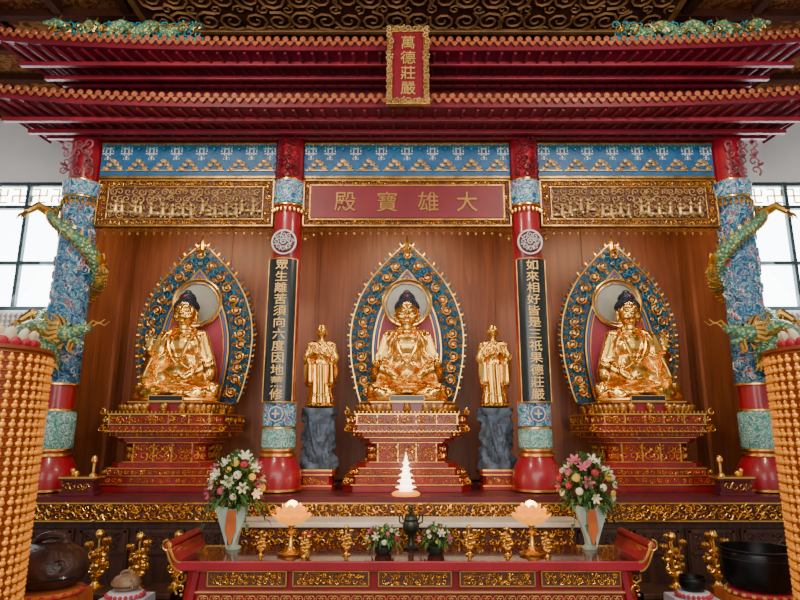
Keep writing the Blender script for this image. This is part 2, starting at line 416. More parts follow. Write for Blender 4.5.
# ================================================================ bays between columns
XI,XO=1.25,3.45
bays=[(-3.28,-1.40,6,'side'),(-1.10,1.10,7,'mid'),(1.40,3.28,6,'side')]
for bi,(a,b,n,kd) in enumerate(bays):
    w=b-a; zb=wz(180,0); zt=4.735
    e=thing('painted_frieze','blue painted frieze board with gold clouds and white fret ornaments','frieze',((a+b)/2,0,zb),'painted friezes')
    h=zt-zb
    MB().box((0,0,h/2),(w,.06,h)).obj('board',BLUE,e,smooth=False)
    g=MB();f=MB()
    for i in range(n+1):
        x=-w/2+w*(i+.5)/(n+1)
        for q,zz,rr in((-.075,.0,.034),(.075,.0,.034),(-.038,.045,.034),(.038,.045,.034),(0,.09,.036)):
            g.ell((x+q,-.036,h*.28+zz),(rr*.8,.010,rr*.62),8,5)
            g.spiral((x+q,h*.28+zz),rr,0,1.1,1 if q>0 else -1,y=-.046,n=8,r=.007)
        g.tube([(x-.12,-.04,h*.28-.025),(x+.12,-.04,h*.28-.025)],.009,5)
    for i in range(n+2):
        x=-w/2+w*(i+.0)/(n+1); x=max(-w/2+.07,min(w/2-.07,x)); z=h*.76; q=.045
        for s in(-1,1):
            f.box((x+s*q*.5,-.036,z),(.009,.012,.10)).box((x+s*q*1.2,-.036,z+.02),(.009,.012,.06)).box((x,-.036,z+s*.03),(.12,.012,.009))
        f.tube([(x,-.036,z-.05),(x,-.036,z-.10)],.008,4)
        f.spiral((x-.02,z-.09),.022,0,1,1,y=-.036,n=7).spiral((x+.02,z-.09),.022,pi,1,-1,y=-.036,n=7)
    g.obj('gold_clouds',GOLDC,e); f.obj('white_frets',WHITEP,e)
    r=MB()
    for zz in(.015,h-.015): r.box((0,-.03,zz),(w,.03,.03))
    r.obj('gold_rails',GOLDD,e,smooth=False,bev=.004)
    lc=MB(); lace(lc,-w/2,w/2,h-.02,.06,-.05,.09); lc.obj('teal_lace',TEAL,e)
    zb2=wz(228,0); zt2=zb-.01; h2=zt2-zb2
    if kd=='side':
        e=thing('carved_gilt_panel','gilded openwork panel carved with figures and scrolls between columns','carved panel',((a+b)/2,0,zb2),'carved gilt panels')
    else:
        e=thing('hall_name_board','long red signboard with gold characters in a carved gold frame','sign',((a+b)/2,0,zb2))
    MB().box((0,0,h2/2),(w,.05,h2)).obj('backing',GROUND if kd=='side' else REDD,e,smooth=False)
    fr=MB()
    for s in(-1,1): fr.box((0,-.03,h2/2+s*(h2/2-.012)),(w,.04,.02)).box((s*(w/2-.012),-.03,h2/2),(.02,.04,h2))
    if kd=='side':
        for s in(-1,1): fr.box((0,-.03,h2/2+s*(h2/2-.085)),(w-.2,.03,.014)).box((s*(w/2-.12),-.03,h2/2),(.014,.03,h2-.17))
    else:
        for s in(-1,1): fr.box((0,-.05,h2/2+s*(h2/2-.075)),(w-.14,.03,.02)).box((s*(w/2-.08),-.05,h2/2),(.02,.03,h2-.14))
    fr.obj('frame',GOLDD,e,smooth=False,bev=.004)
    s_=MB()
    for s in(-1,1):
        z=h2/2+s*(h2/2-.05); scrolls(s_,-w/2+.04,w/2-.04,z-.03,z+.03,.06,-.03,.01,.62,11,.2)
        x=s*(w/2-.065); scrolls(s_,x-.04,x+.04,.05,h2-.05,.06,-.03,.01,.62,12,.2)
    s_.obj('border_carving',GOLD,e)
    if kd=='side':
        s_=MB()
        scrolls(s_,-w/2+.14,w/2-.14,.10,h2-.10,.075,-.03,.02,.62,13+bi,.19)
        rn=random.Random(20+bi)
        for i in range(15):
            x=-w/2+.2+i*(w-.4)/14+rn.uniform(-.03,.03); z=.14+rn.random()*.07
            s_.cap((x,-.055,z-.02),(x,-.06,z+.045),.026,.016,8).ell((x,-.065,z+.08),(.018,.018,.02),8,6)
            q=rn.choice((-1,1)); s_.tube([(x,-.06,z+.04),(x+q*.03,-.075,z+.03),(x+q*.055,-.07,z+.06)],.010,5)
            s_.tube([(x,-.055,z-.02),(x-q*.02,-.06,z-.06)],.011,5)
            s_.ell((x+q*.06,-.05,z-.02),(.04,.015,.018),8,5)
        s_.obj('figure_carving',GOLDC,e)
    l=MB(); lace(l,-w/2,w/2,.0,.075,-.03,.085,ends=1.2); l.obj('hanging_lace',GOLDD,e)
    if kd=='mid':
        MB().box((0,-.045,h2/2),(w-.18,.04,h2-.18)).obj('board',REDS,e,smooth=False)
        tx=MB()
        for ch,px in zip('殿寶雄大',(345,387,428,467)): put_char(tx,ch,wx(px,207,-.07),-.07,h2/2,.235)
        tx.obj('lettering',GLET,e,smooth=False)
# ================================================================ columns
PZ=1.13
def ring(mb,r,z,t=.02,n=28): mb.lathe([(r,z-t),(r+t,z-t*.5),(r+t,z+t*.5),(r,z+t)],n)
def col_base(e,R):
    MB().lathe([(R+.045,0.002),(R+.085,.03),(R+.09,.12),(R+.075,.22),(R+.03,.30),(R+.01,.345)],32).obj('base',REDB,e)
    g=MB(); ring(g,R+.01,.345,.022); ring(g,R+.07,.025,.02); g.obj('base_ring',GOLD,e)
for s in(-1,1):
    e=thing('inner_column','red lacquered round column with painted bands and flared base','column',(s*XI,0,PZ),'inner red columns'); R=.145
    HT=4.75-PZ
    MB().lathe([(R,.33),(R,HT)],32).obj('shaft',REDB,e)
    col_base(e,R)
    z=lambda py: wz(py,-.1)-PZ
    MB().lathe([(R,z(449)),(R+.018,z(447)),(R+.018,z(430)),(R,z(428))],32).obj('wave_band',WAVE,e)
    MB().lathe([(R,z(427)),(R+.016,z(426)),(R+.016,z(403)),(R,z(402))],32).obj('painted_band',CLOUD,e)
    MB().lathe([(R,z(204)),(R+.02,z(203)),(R+.02,z(181)),(R,z(180))],32).obj('upper_painted_band',CLOUD,e)
    g=MB()
    for py in(428,450,402,205,180): ring(g,R,z(py),.016)
    for a in range(9):
        q=-pi/2+(a-4)*.28; g.ell(((R+.022)*cos(q),(R+.022)*sin(q),z(210)),(.016,.016,.035),6,4)
    g.obj('gold_bands',GOLD,e)
    d=MB().lathe([(.085,0),(.085,.02),(.06,.035)],8,M=Matrix.Translation((0,-R-.01,z(414)))@Matrix.Rotation(pi/2,4,'X')); d.obj('octagonal_emblem',BLUEP,e)
    d=MB(); d.box((0,-R-.05,z(414)),(.07,.01,.014)).box((0,-R-.05,z(414)),(.014,.012,.08)); d.tube([(.07*cos(k*pi/4),-R-.035,z(414)+.07*sin(k*pi/4)) for k in range(8)],.009,5,closed=True); d.obj('emblem_gold',GOLDP,e)
    zm=z(244)
    MB().ell((0,-R-.01,zm),(.125,.035,.125),20,8).obj('medallion',REDD,e)
    d=MB(); d.tube([(.12*cos(k*pi/12),-R-.025,zm+.125*sin(k*pi/12)) for k in range(24)],.011,5,closed=True)
    for k in range(8): d.spiral((.075*cos(k*pi/4),zm+.075*sin(k*pi/4)),.035,k,1.3,1,y=-R-.045,n=8,r=.007)
    d.spiral((0,zm),.04,0,1.5,1,y=-R-.05,r=.008)
    d.obj('medallion_carving',WHITEP,e)
    k=MB(); scrolls(k,-.13,.13,z(179),HT-.02,.085,-R-.01,.02,.6,31+s); k.obj('top_carving',REDD,e)
    c=thing('couplet_board','long black curved board with gold calligraphy hung on red column','couplet board',(s*XI,-R-.02,wz(402,-.17)),'couplet boards')
    ch=wz(259,-.17)-wz(402,-.17)
    b_=MB();K=8;vs=[];fs=[]
    for i in range(K+1):
        a=-pi/2+(i/K-.5)*1.7; x=.175*cos(a); y=.175*sin(a)+.155
        for zz in(0,ch):
            vs.append((x,y,zz)); vs.append((x*1.1,y*1+.0-.018,zz))
    for i in range(K):
        o=i*4; fs+=[(o+1,o+5,o+7,o+3),(o,o+2,o+6,o+4),(o,o+4,o+5,o+1),(o+2,o+3,o+7,o+6)]
    fs+=[(0,1,3,2),(K*4,K*4+2,K*4+3,K*4+1)]
    b_.add(vs,fs).obj('board',BLACK,c)
    g=MB()
    for zz in(0,ch): g.tube([(.19*cos(-pi/2+(i/K-.5)*1.7),.175*sin(-pi/2+(i/K-.5)*1.7)+.135,zz) for i in range(K+1)],.008,5)
    for i in(0,K):
        a=-pi/2+(i/K-.5)*1.7; g.tube([(.19*cos(a),.175*sin(a)+.135,0),(.19*cos(a),.175*sin(a)+.135,ch)],.007,5)
    g.obj('gold_edge',GOLDD,c)
    t=MB(); S='眾生離苦須向六度因地薰修' if s<0 else '如來相好皆是三祇果德莊嚴'
    for i,cc in enumerate(S): put_char(t,cc,0,-.048,ch*(1-(i+.62)/12.25),.112,1.18)
    t.obj('lettering',GOLDP,c,smooth=False)
def dragon(e,s):
    P=[];Rr=[]
    N=64; R=.245
    for i in range(N):
        t=i/(N-1); a=-pi/2-2.2+t*2*pi*1.35; r=R+.015*sin(t*9)
        P.append(Vector((s*r*cos(a),r*sin(a),2.98-1.62*t))); Rr.append(.028+.066*min(1,t*1.8))
    for (x,y,z,r) in((.05,-.34,1.20,.092),(-.12,-.36,1.11,.088),(-.26,-.32,1.18,.084),(-.30,-.30,1.36,.078),(-.21,-.33,1.50,.072),(-.06,-.37,1.55,.066),(.08,-.40,1.50,.062),(.18,-.41,1.47,.058)):
        P.append(Vector((s*x,y,z))); Rr.append(r)
    Q=[];QR=[]
    for i in range(len(P)-1):
        p0=P[max(0,i-1)];p1=P[i];p2=P[i+1];p3=P[min(len(P)-1,i+2)]
        for k in range(3 if i>=N-2 else 1):
            t=k/3; q=.5*((2*p1)+(p2-p0)*t+(2*p0-5*p1+4*p2-p3)*t*t+(3*p1-p0-3*p2+p3)*t**3)
            Q.append(q);QR.append(Rr[i]*(1-t)+Rr[i+1]*t)
    b=MB(); b.tube(Q,QR,10)
    hx,hy,hz=s*.25,-.42,1.47
    b.ell((hx,hy,hz),(.115,.09,.085),12,8)
    b.cap((hx+s*.05,hy,hz+.012),(hx+s*.18,hy,hz+.035),.055,.042,8); b.ell((hx+s*.21,hy,hz+.060),(.028,.038,.025),8,6)
    b.cap((hx+s*.03,hy,hz-.05),(hx+s*.15,hy,hz-.095),.033,.022,8)
    for k in(-1,1): b.ell((hx+s*.05,hy+k*.05,hz+.065),(.033,.025,.025),8,6)
    d=b.obj('dragon',SCALE,e,label='green and gold scaled dragon coiling round the column')
    g=MB()
    for i in range(4,len(Q)-2):
        p=Q[i]; q=Q[i+1]; r=QR[i]
        t=(q-p).normalized(); u=Vector((0,-1,0)); u=(u-t*u.dot(t)).normalized(); dn=t.cross(u)
        if dn.z>0: dn=-dn
        g.tube([p+(u*cos(a)+dn*sin(a))*r*1.02 for a in(.4,.9,1.4,2.0)],.013,4)
        if i%2==0:
            o=p-dn*r*.9; g.tube([o,o-dn*.02-t*.01,o-dn*.055-t*.035],[.024,.017,.002],4)
    for (i,dz) in((8,.0),(28,-.02),(50,.0),(N+4,.03)):
        p=Q[min(i,len(Q)-1)]; sg=1 if p.x>0 else -1
        q1=p+Vector((sg*.09,-.10,.04)); q2=p+Vector((sg*.15,-.17,-.05+dz))
        g.tube([p,q1,q2],[.055,.044,.032],8)
        for k in(-1,0,1): g.tube([q2,q2+Vector((sg*.03+k*.025,-.02,-.035)),q2+Vector((sg*.03+k*.055,-.02,-.085))],[.018,.014,.002],5)
    for k in(-1,1):
        g.tube([(hx-s*.03,hy+k*.04,hz+.06),(hx-s*.07,hy+k*.05,hz+.14),(hx-s*.15,hy+k*.06,hz+.18)],[.020,.016,.004],5)
        g.tube([(hx+s*.20,hy+k*.03,hz+.05),(hx+s*.26,hy+k*.05,hz+.11),(hx+s*.32,hy+k*.05,hz+.08),(hx+s*.37,hy+k*.05,hz+.12)],[.010,.009,.007,.003],5)
        for q in range(4): g.tube([(hx-s*.05,hy+k*.06,hz-.04+.04*q),(hx-s*.12,hy+k*.08,hz-.07+.05*q),(hx-s*.19,hy+k*.08,hz-.04+.07*q)],[.028,.020,.003],5)
        g.tube([(hx+s*.06,hy+k*.03,hz-.08),(hx+s*.04,hy+k*.03,hz-.16),(hx+s*.09,hy+k*.03,hz-.20)],[.020,.014,.003],5)
    g.obj('gold_mane_and_claws',GOLD,d)
    w=MB()
    for k in(-1,1): w.ell((hx+s*.07,hy+k*.07,hz+.065),(.015,.011,.015),8,6)
    w.obj('eyes',HAIR,d)
for s in(-1,1):
    e=thing('dragon_column','painted blue relief column wrapped by a green gold dragon','column',(s*XO,0,PZ),'dragon columns'); R=.165
    HT=4.75-PZ; z=lambda py: wz(py,-.1)-PZ
    MB().lathe([(R-.01,.33),(R-.01,HT)],32).obj('shaft',REDB,e)
    col_base(e,R)
    MB().lathe([(R,z(450)),(R+.02,z(446)),(R+.02,z(414)),(R,z(410))],32).obj('wave_band',WAVE,e)
    MB().lathe([(R-.005,z(384)),(R+.008,z(382)),(R+.008,z(200)),(R-.005,z(198))],40).obj('cloud_relief',SHAFTB,e)
    k=MB(); rn=random.Random(41)
    for i in range(90):
        a=rn.uniform(-pi,0); zz=rn.uniform(z(380),z(205)); rr=R+.012
        M=Matrix.Rotation(a+pi/2,4,'Z')@Matrix.Translation((0,-rr,zz))
        q=MB(); q.spiral((0,0),rn.uniform(.035,.065),rn.uniform(0,6),1.4,rn.choice((-1,1)),r=.011,n=9); k.add(q.v,q.f,M)
    k.obj('cloud_curls',CURL,e)
    MB().lathe([(R+.0,z(197)),(R+.03,z(196)),(R+.035,z(182)),(R,z(181))],32).obj('capital_band',CLOUD,e)
    g=MB()
    for py in(197,181,410,384,450): ring(g,R,z(py),.016)
    for a in range(11):
        q=-pi/2+(a-5)*.28; g.ell(((R+.022)*cos(q),(R+.022)*sin(q),z(203)),(.018,.018,.04),6,4)
    g.obj('gold_bands',GOLD,e)
    k=MB(); scrolls(k,s*.02-.15,s*.02+.2,z(179),HT-.06,.10,-R-.01,.05,.6,51); k.obj('top_bracket',BRK,e)
    dragon(e,-s)
# ================================================================ altar platform
PF=-.45
e=thing('altar_platform','long wooden altar platform with gilt frieze and dark carved panels','altar',(0,0,0))
MB().box((0,(PF+1.19)/2+.02,(PZ-.05)/2),(7.75,1.19-PF-.06,PZ-.05)).obj('body',WOODD,e,smooth=False)
MB().box((0,(PF+1.19)/2,PZ-.025),(7.85,1.19-PF,.05)).obj('top',REDD,e,smooth=False)
MB().box((0,PF,PZ-.125),(7.8,.04,.15)).obj('frieze_board',GROUND,e,smooth=False)
f=MB(); scrolls(f,-3.88,3.88,PZ-.19,PZ-.06,.065,PF-.025,.012,.66,61,.2)
for z in(PZ-.20,PZ-.052): f.box((0,PF-.022,z),(7.8,.022,.012))
f.obj('frieze_carving',GOLD,e)
for i in range(16):
    x=-3.62+i*.483
    p=MB().box((x,PF+.03,.5),(.43,.03,.72)); o=p.obj('door_panel',WOODD,e,smooth=False,bev=.004)
    q=MB()
    for s in(-1,1): q.box((x+s*.19,PF+.01,.5),(.022,.02,.70)).box((x,PF+.01,.5+s*.34),(.40,.02,.022)).box((x,PF+.01,.5+s*.16),(.38,.02,.015))
    scrolls(q,x-.16,x+.16,.70,.82,.075,PF+.01,.008,.6,70+i)
    q.obj('panel_moulding',WOODD,o)
# ================================================================ thrones
def petals(mb,hw,hd,z,n,pw,ph,tilt=.5,ex=.55):
    for i in range(n):
        a=2*pi*(i+.5)/n; ca,sa=cos(a),sin(a)
        x=hw*math.copysign(abs(ca)**ex,ca); y=hd*math.copysign(abs(sa)**ex,sa)
        nx,ny=math.copysign(abs(ca)**(2-ex),ca)/hw,math.copysign(abs(sa)**(2-ex),sa)/hd
        an=atan2(ny,nx)
        M=Matrix.Translation((x,y,z))@Matrix.Rotation(an,4,'Z')@Matrix.Rotation(tilt,4,'Y')
        mb.ell((0,0,ph*.5),(.022,pw,abs(ph)*.62),8,6,M)
def throne(x):
    e=thing('lotus_throne','tiered red and gold throne carved with lotus petals on altar','throne',(x,.45,PZ),'lotus thrones')
    red=MB();g=MB();c=MB();d=.79
    for z0,z1,w,k in((0,.06,.62,'r'),(.06,.072,.635,'g'),(.072,.14,.595,'r'),(.14,.152,.605,'g'),(.152,.21,.565,'r'),(.21,.222,.57,'g'),(.222,.265,.50,'r'),(.265,.275,.47,'g'),(.275,.45,.40,'r'),(.45,.462,.45,'g'),(.462,.50,.47,'r'),(.50,.512,.52,'g'),(.512,.555,.54,'r'),(.555,.57,.60,'g'),(.57,.625,.585,'r'),(.625,.638,.605,'g'),(.638,.72,.59,'r'),(.72,.738,.61,'g'),(.738,.845,.46,'r')):
        (red if k=='r' else g).slab(w,w*d,z0,z1,.10)
    g.slab(.49,.49*d,.845,.86,.12)
    red.obj('tiers',REDT,e,smooth=False,bev=.004); g.obj('gilt_mouldings',GOLD,e,smooth=False,bev=.003)
    p=MB(); petals(p,.50,.40,.748,38,.038,.080,.45); petals(p,.46,.36,.782,34,.034,.062,.25)
    petals(p,.43,.33,.462,32,.034,.06,.7); petals(p,.44,.34,.265,34,.034,-.06,-.5)
    p.obj('lotus_petals',GOLDD,e)
    for z0,z1,w,cell,fl_ in((.645,.715,.59,.07,.58),(.29,.435,.40,.072,.62),(.08,.135,.595,.075,.5),(.155,.207,.565,.055,.5),(.575,.62,.585,.07,.45),(.515,.553,.54,.05,.5)):
        scrolls(c,-w+.1,w-.1,z0,z1,cell,-w*d-.008,.012,fl_,int(z0*100),.17)
        for s in(-1,1):
            q=MB(); scrolls(q,-.06,.06,z0,z1,cell,0,.01,fl_,int(z0*90))
            c.add(q.v,q.f,Matrix.Translation((s*(w-.05),-w*d+.05,0))@Matrix.Rotation(s*pi/4,4,'Z'))
            q=MB(); scrolls(q,-w*d+.1,w*d-.1,z0,z1,cell*1.3,0,.01,fl_,int(z0*80))
            c.add(q.v,q.f,Matrix.Translation((s*(w+.008),0,0))@Matrix.Rotation(s*pi/2,4,'Z'))
    for s in(-1,1):
        for zz,w in((.738,.60),(.557,.605)):
            for t in range(14): c.ell((s*(w-.09)*(t/13),-w*d,zz+.010),(.010,.010,.015),6,4)
        for zz,w in((.06,.63),(.555,.63),(.72,.63)):
            c.spiral((s*(w-.03),zz+.035),.035,pi/2,1.1,s,r=.009,y=-w*d+.09)
        for zz,hh,w in((.275,.17,.40),(.64,.08,.59)):
            for xx in(0,.2,.4):
                if xx<w-.05: c.box((s*(xx+.09),-w*d-.006,zz+hh/2),(.012,.014,hh))
    c.obj('gilt_carving',GOLD,e)
    return e
def mandorla(x,W=.67,H=1.93):
    Y=.82
    e=thing('mandorla','pointed halo backboard with blue gold scroll border and rose centre','halo backboard',(x,Y,PZ+.865),'mandorlas')
    key=[(0,.80),(.1,.88),(.25,.97),(.4,1.0),(.52,.96),(.64,.85),(.75,.68),(.84,.47),(.90,.31),(.95,.17),(.98,.07),(1.0,.0)]
    def wd(h):
        for (a,p),(b,q) in zip(key,key[1:]):
            if h<=b: return p+(q-p)*(h-a)/(b-a)
        return 0
    def outline(sx,sz,n=26):
        R_=[(W*sx*wd(i/n),H*sz*i/n) for i in range(n+1)]
        return R_+[(-a,b) for a,b in R_[::-1][1:]]
    O=outline(.95,.96);I=outline(.58,.80)
    MB().prism(O,-.0,.05).obj('backboard',NAVY,e,smooth=False)
    MB().prism(I,-.03,.0).obj('rose_panel',PINK,e,smooth=False)
    def up(L,m=.02): return [(a,max(b,m)) for a,b in L]
    MB().tube([(a,-.03,b) for a,b in up(outline(.54,.785))],.012,5).obj('blue_inner_rim',BLUEP,e)
    g=MB()
    for ol,r,y in((I,.014,-.035),(outline(.50,.765),.007,-.035)): g.tube([(a,y,b) for a,b in up(ol)],r,5)
    g.tube([(a,-.01,b) for a,b in up(outline(.97,.975))],.010,5)
    bl=MB()
    n=26
    M_=outline(.79,.89,n); cnt=len(M_)
    for i in range(0,cnt):
        a,b=M_[i]
        if b<.07: continue
        if i%2==0:
            g.spiral((a,b),.066,i*1.3,1.5,1 if a>0 else -1,r=.012,y=-.045-.01*(i%3)); g.ell((a,-.05,b),(.018,.014,.018),6,4)
        else: bl.spiral((a*1.0,b),.066,i*.9,1.4,-1 if a>0 else 1,r=.014,y=-.03)
    for q,r_,m in((.67,.84,0),(.91,.945,1)):
        Z=outline(q,r_,34)
        for i in range(0,len(Z),1):
            a,b=Z[i]
            if b<.04: continue
            (g if (i%2==0) else bl).spiral((a,b),.028,i,1.2,1,r=.007,y=-.035,n=8)
    Z=outline(1.0,.99,32)
    for i in range(1,len(Z)-1):
        a,b=Z[i];p=Z[i-1];q=Z[i+1]
        if b<.06: continue
        tx_,tz=q[0]-p[0],q[1]-p[1]; L=math.hypot(tx_,tz) or 1; nx,nz=tz/L,-tx_/L
        if nx*a+nz*(b-H*.4)<0: nx,nz=-nx,-nz
        (g if i%2 else bl).tube([(a-nx*.03,0,b-nz*.03),(a+nx*.012,-.01,b+nz*.015),(a+nx*.02,0,b+nz*.03+.02)],[.014,.012,.003],5)
    g.tube([(0,-.02,H*.91),(0,-.03,H*.97),(0,-.01,H+.05)],[.03,.03,.004],6)
    for s in(-1,1): g.spiral((s*.05,H*.93),.045,0,1.3,s,y=-.04)
    g.obj('gold_scrollwork',GOLD,e); bl.obj('blue_scrollwork',BLUEG,e)
    hz=wz(303,.76)-PZ-.865
    MB().lathe([(.27,0),(.27,.015)],40,M=Matrix.Translation((0,-.03,hz))@Matrix.Rotation(pi/2,4,'X')).obj('halo_disc',HALO,e)
    h=MB()
    for r,t in((.275,.018),(.235,.006)): h.tube([(r*cos(k*pi/20),-.055,hz+r*sin(k*pi/20)) for k in range(40)],t,6,closed=True)
    h.obj('halo_ring',GOLD,e)
def hand(mb,pos,fdir,up,side,size=.1,curl=.3):
    p=Vector(pos);f=Vector(fdir).normalized();u=Vector(up).normalized();sd=Vector(side).normalized()
    for k in(-.3,0,.3): mb.cap(p+sd*size*k*.8,p+f*size*.85+sd*size*k,size*.20,size*.17,8)
    for k,L in zip((.48,.17,-.14,-.44),(.72,.82,.76,.58)):
        a=p+f*size*.9+sd*size*k; b=a+f*size*L*.55+u*size*curl*.15; d=b+f*size*L*.5+u*size*curl*.5
        mb.cap(a,b,size*.115,size*.105,8); mb.cap(b,d,size*.105,size*.085,8)
    a=p+f*size*.25+sd*size*.4; b=a+f*size*.35+sd*size*.35+u*size*.1; d=b+f*size*.4+sd*size*.05+u*size*.15
    mb.cap(a,b,size*.14,size*.12,8); mb.cap(b,d,size*.12,size*.095,8)
def buddha(x,pose,label,wide=1.0):
    e=thing('buddha_statue',label,'buddha statue',(x,.44,PZ+.866),'seated buddhas')
    b=MB()
    for s in(-1,1):
        b.cap((s*.14,.03,.125),(s*.335*wide,-.09,.10),.125,.098,16)
        b.cap((s*.335*wide,-.10,.09),(-s*.02,-.24,.075),.088,.072,16)
        b.ell((s*.20,-.18,.075),(.16,.10,.072),16,10)
        b.cap((s*.19,.02,.685),(s*.27,.0,.46),.090,.078,16)
        b.cap((s*.27,-.0,.46),(s*.285,-.03,.25),.082,.10,16)
        b.cap((s*.20,.03,.50),(s*.20,.03,.25),.09,.12,16)
        b.ell((s*.126,.0,.92),(.017,.028,.080))
        b.ell((s*.045,-.116,.968),(.030,.015,.011))
        b.tube([(s*.014,-.133,.992),(s*.047,-.130,1.008),(s*.085,-.106,.994)],.007,6)
        b.ell((s*.055,-.082,.905),(.053,.044,.050))
    b.ell((0,.03,.14),(.27,.19,.138),20,12).ell((0,.02,.36),(.20,.15,.28),20,12).ell((0,.005,.60),(.205,.14,.17),20,12)
    b.cap((-.165,.02,.695),(.165,.02,.695),.080,n=16)
    b.cap((-.07,.02,.765),(.07,.02,.765),.058)
    b.cap((0,.0,.74),(0,-.005,.86),.074,.070)
    b.ell((0,-.01,.965),(.124,.122,.146),24,16)
    b.ell((0,-.055,.860),(.062,.052,.038))
    b.cap((0,-.122,.995),(0,-.144,.940),.010,.017,8); b.ell((0,-.137,.935),(.027,.015,.012))
    b.ell((0,-.126,.903),(.030,.014,.008)); b.ell((0,-.120,.888),(.023,.013,.009))
    for s in(-1,1):
        if pose==s:
            el=(s*.29,-.04,.42); wr=(s*.27,-.21,.53)
            b.cap(el,wr,.075,.042); b.cap((s*.28,-.14,.44),(s*.30,-.12,.26),.045,.075)
            hand(b,(s*.27,-.225,.55),(0,-.1,1),(0,-1,0),(-s,0,0),.080,.25)
        else:
            el=(s*.28,-.04,.38); wr=(s*.13,-.22,.24)
            b.cap(el,wr,.085,.048)
            zz=.205 if s<0 else .235
            hand(b,(s*.12,-.235,zz),(-s,-.12,0),(0,0,1),(0,-.25,.2),.085,.15)
    rid=lambda v: (1-abs(sin(v)))
    def disp(co,n):
        x_,y_,z_=co
        if z_>.77 or (z_>.17 and z_<.31 and y_<-.19 and abs(x_)<.2): return 0
        if pose and x_*pose>.18 and y_<-.17 and z_>.48: return 0
        if y_>.12: return 0
        fade=min(1,(.77-z_)/.06)
        hw=.115*((z_-.36)/.34)
        if z_>.36 and abs(x_)<hw: return -.012*min(1,(hw-abs(x_))/.02)
        if z_<.20:
            d=math.hypot(x_,(z_+.28)*1.3)
            return .022*rid(26*d)-.009
        if abs(x_)>.215:
            return fade*(.024*rid(26*(abs(x_)+.35*z_)+6*y_)-.009)
        d=math.hypot(abs(x_)-.30,(z_-.78)*.9)
        return fade*(.024*rid(22*d)-.009)
    blob('body',b,.0075,4,GOLDB,e,disp)
    r=MB()
    for s in(-1,1):
        r.tube([(s*.078,.06,.81),(s*.108,-.045,.78),(s*.120,-.120,.69),(s*.094,-.155,.56),(s*.045,-.163,.45),(0,-.160,.39)],[.014,.018,.018,.017,.014,.010],8)
        r.tube([(s*.40*wide,-.12,.022),(s*.28,-.25,.020),(s*.1,-.30,.02),(0,-.305,.018)],[.018,.02,.018,.016],7)
    r.tube([(-.10,-.155,.47),(0,-.180,.45),(.10,-.155,.47)],.010,6)
    r.obj('robe_hem',GOLDB,e)
    h=MB()
    h.ell((0,.018,1.012),(.133,.127,.120),20,12); h.ell((0,.03,1.12),(.088,.086,.078),16,10); h.ell((0,.03,1.185),(.045,.045,.045),14,8)
    for k in range(240):
        ph=math.acos(1-1.0*(k+.5)/240*.95); a=k*2.39996
        h.ell((.133*sin(ph)*cos(a),.018+.127*sin(ph)*sin(a),1.012+.120*cos(ph)),(.010,.010,.009),6,4)
    for k in range(80):
        ph=math.acos(1-(k+.5)/80*1.1); a=k*2.39996
        h.ell((.088*sin(ph)*cos(a),.03+.086*sin(ph)*sin(a),1.12+.078*cos(ph)),(.009,.009,.008),6,4)
    h.obj('hair',HAIR,e)
    MB().ell((0,-.070,1.135),(.014,.012,.018),8,6).ell((0,-.129,1.014),(.007,.005,.007),8,6).obj('jewel',REDB,e)
    f=MB()
    for s in(-1,1):
        f.tube([(s*.022,-.129,.962),(s*.045,-.132,.958),(s*.070,-.119,.962)],.0028,5)
        f.tube([(s*.018,-.139,.999),(s*.047,-.137,1.013),(s*.084,-.112,1.001)],.0030,5)
    f.obj('painted_eyes',HAIR,e)
    MB().tube([(-.026,-.136,.896),(0,-.141,.894),(.026,-.136,.896)],.0035,5).obj('lip_line',REDD,e)
    return e
SX=2.42
for x,pose,l in((-SX,-1,'gilded seated buddha with one hand raised, rose halo behind'),(0,0,'gilded seated central buddha with hands resting in lap'),(SX,1,'gilded seated buddha raising one hand beside its shoulder')):
    throne(x); mandorla(x)
    buddha(x,pose,l,1.0 if x==0 else 1.1)
    e=thing('name_plate','small black name plate with gold rim at the statue base','name plate',(x,.098,PZ+.861),'statue name plates')
    MB().box((0,0,.028),(.34,.02,.055)).obj('plate',BLACK,e,smooth=False,bev=.003)
    g=MB()
    for s in(-1,1): g.box((0,-.01,.028+s*.026),(.35,.01,.006)).box((s*.172,-.01,.028),(.006,.01,.055))
    g.obj('rim',GOLDP,e,smooth=False)
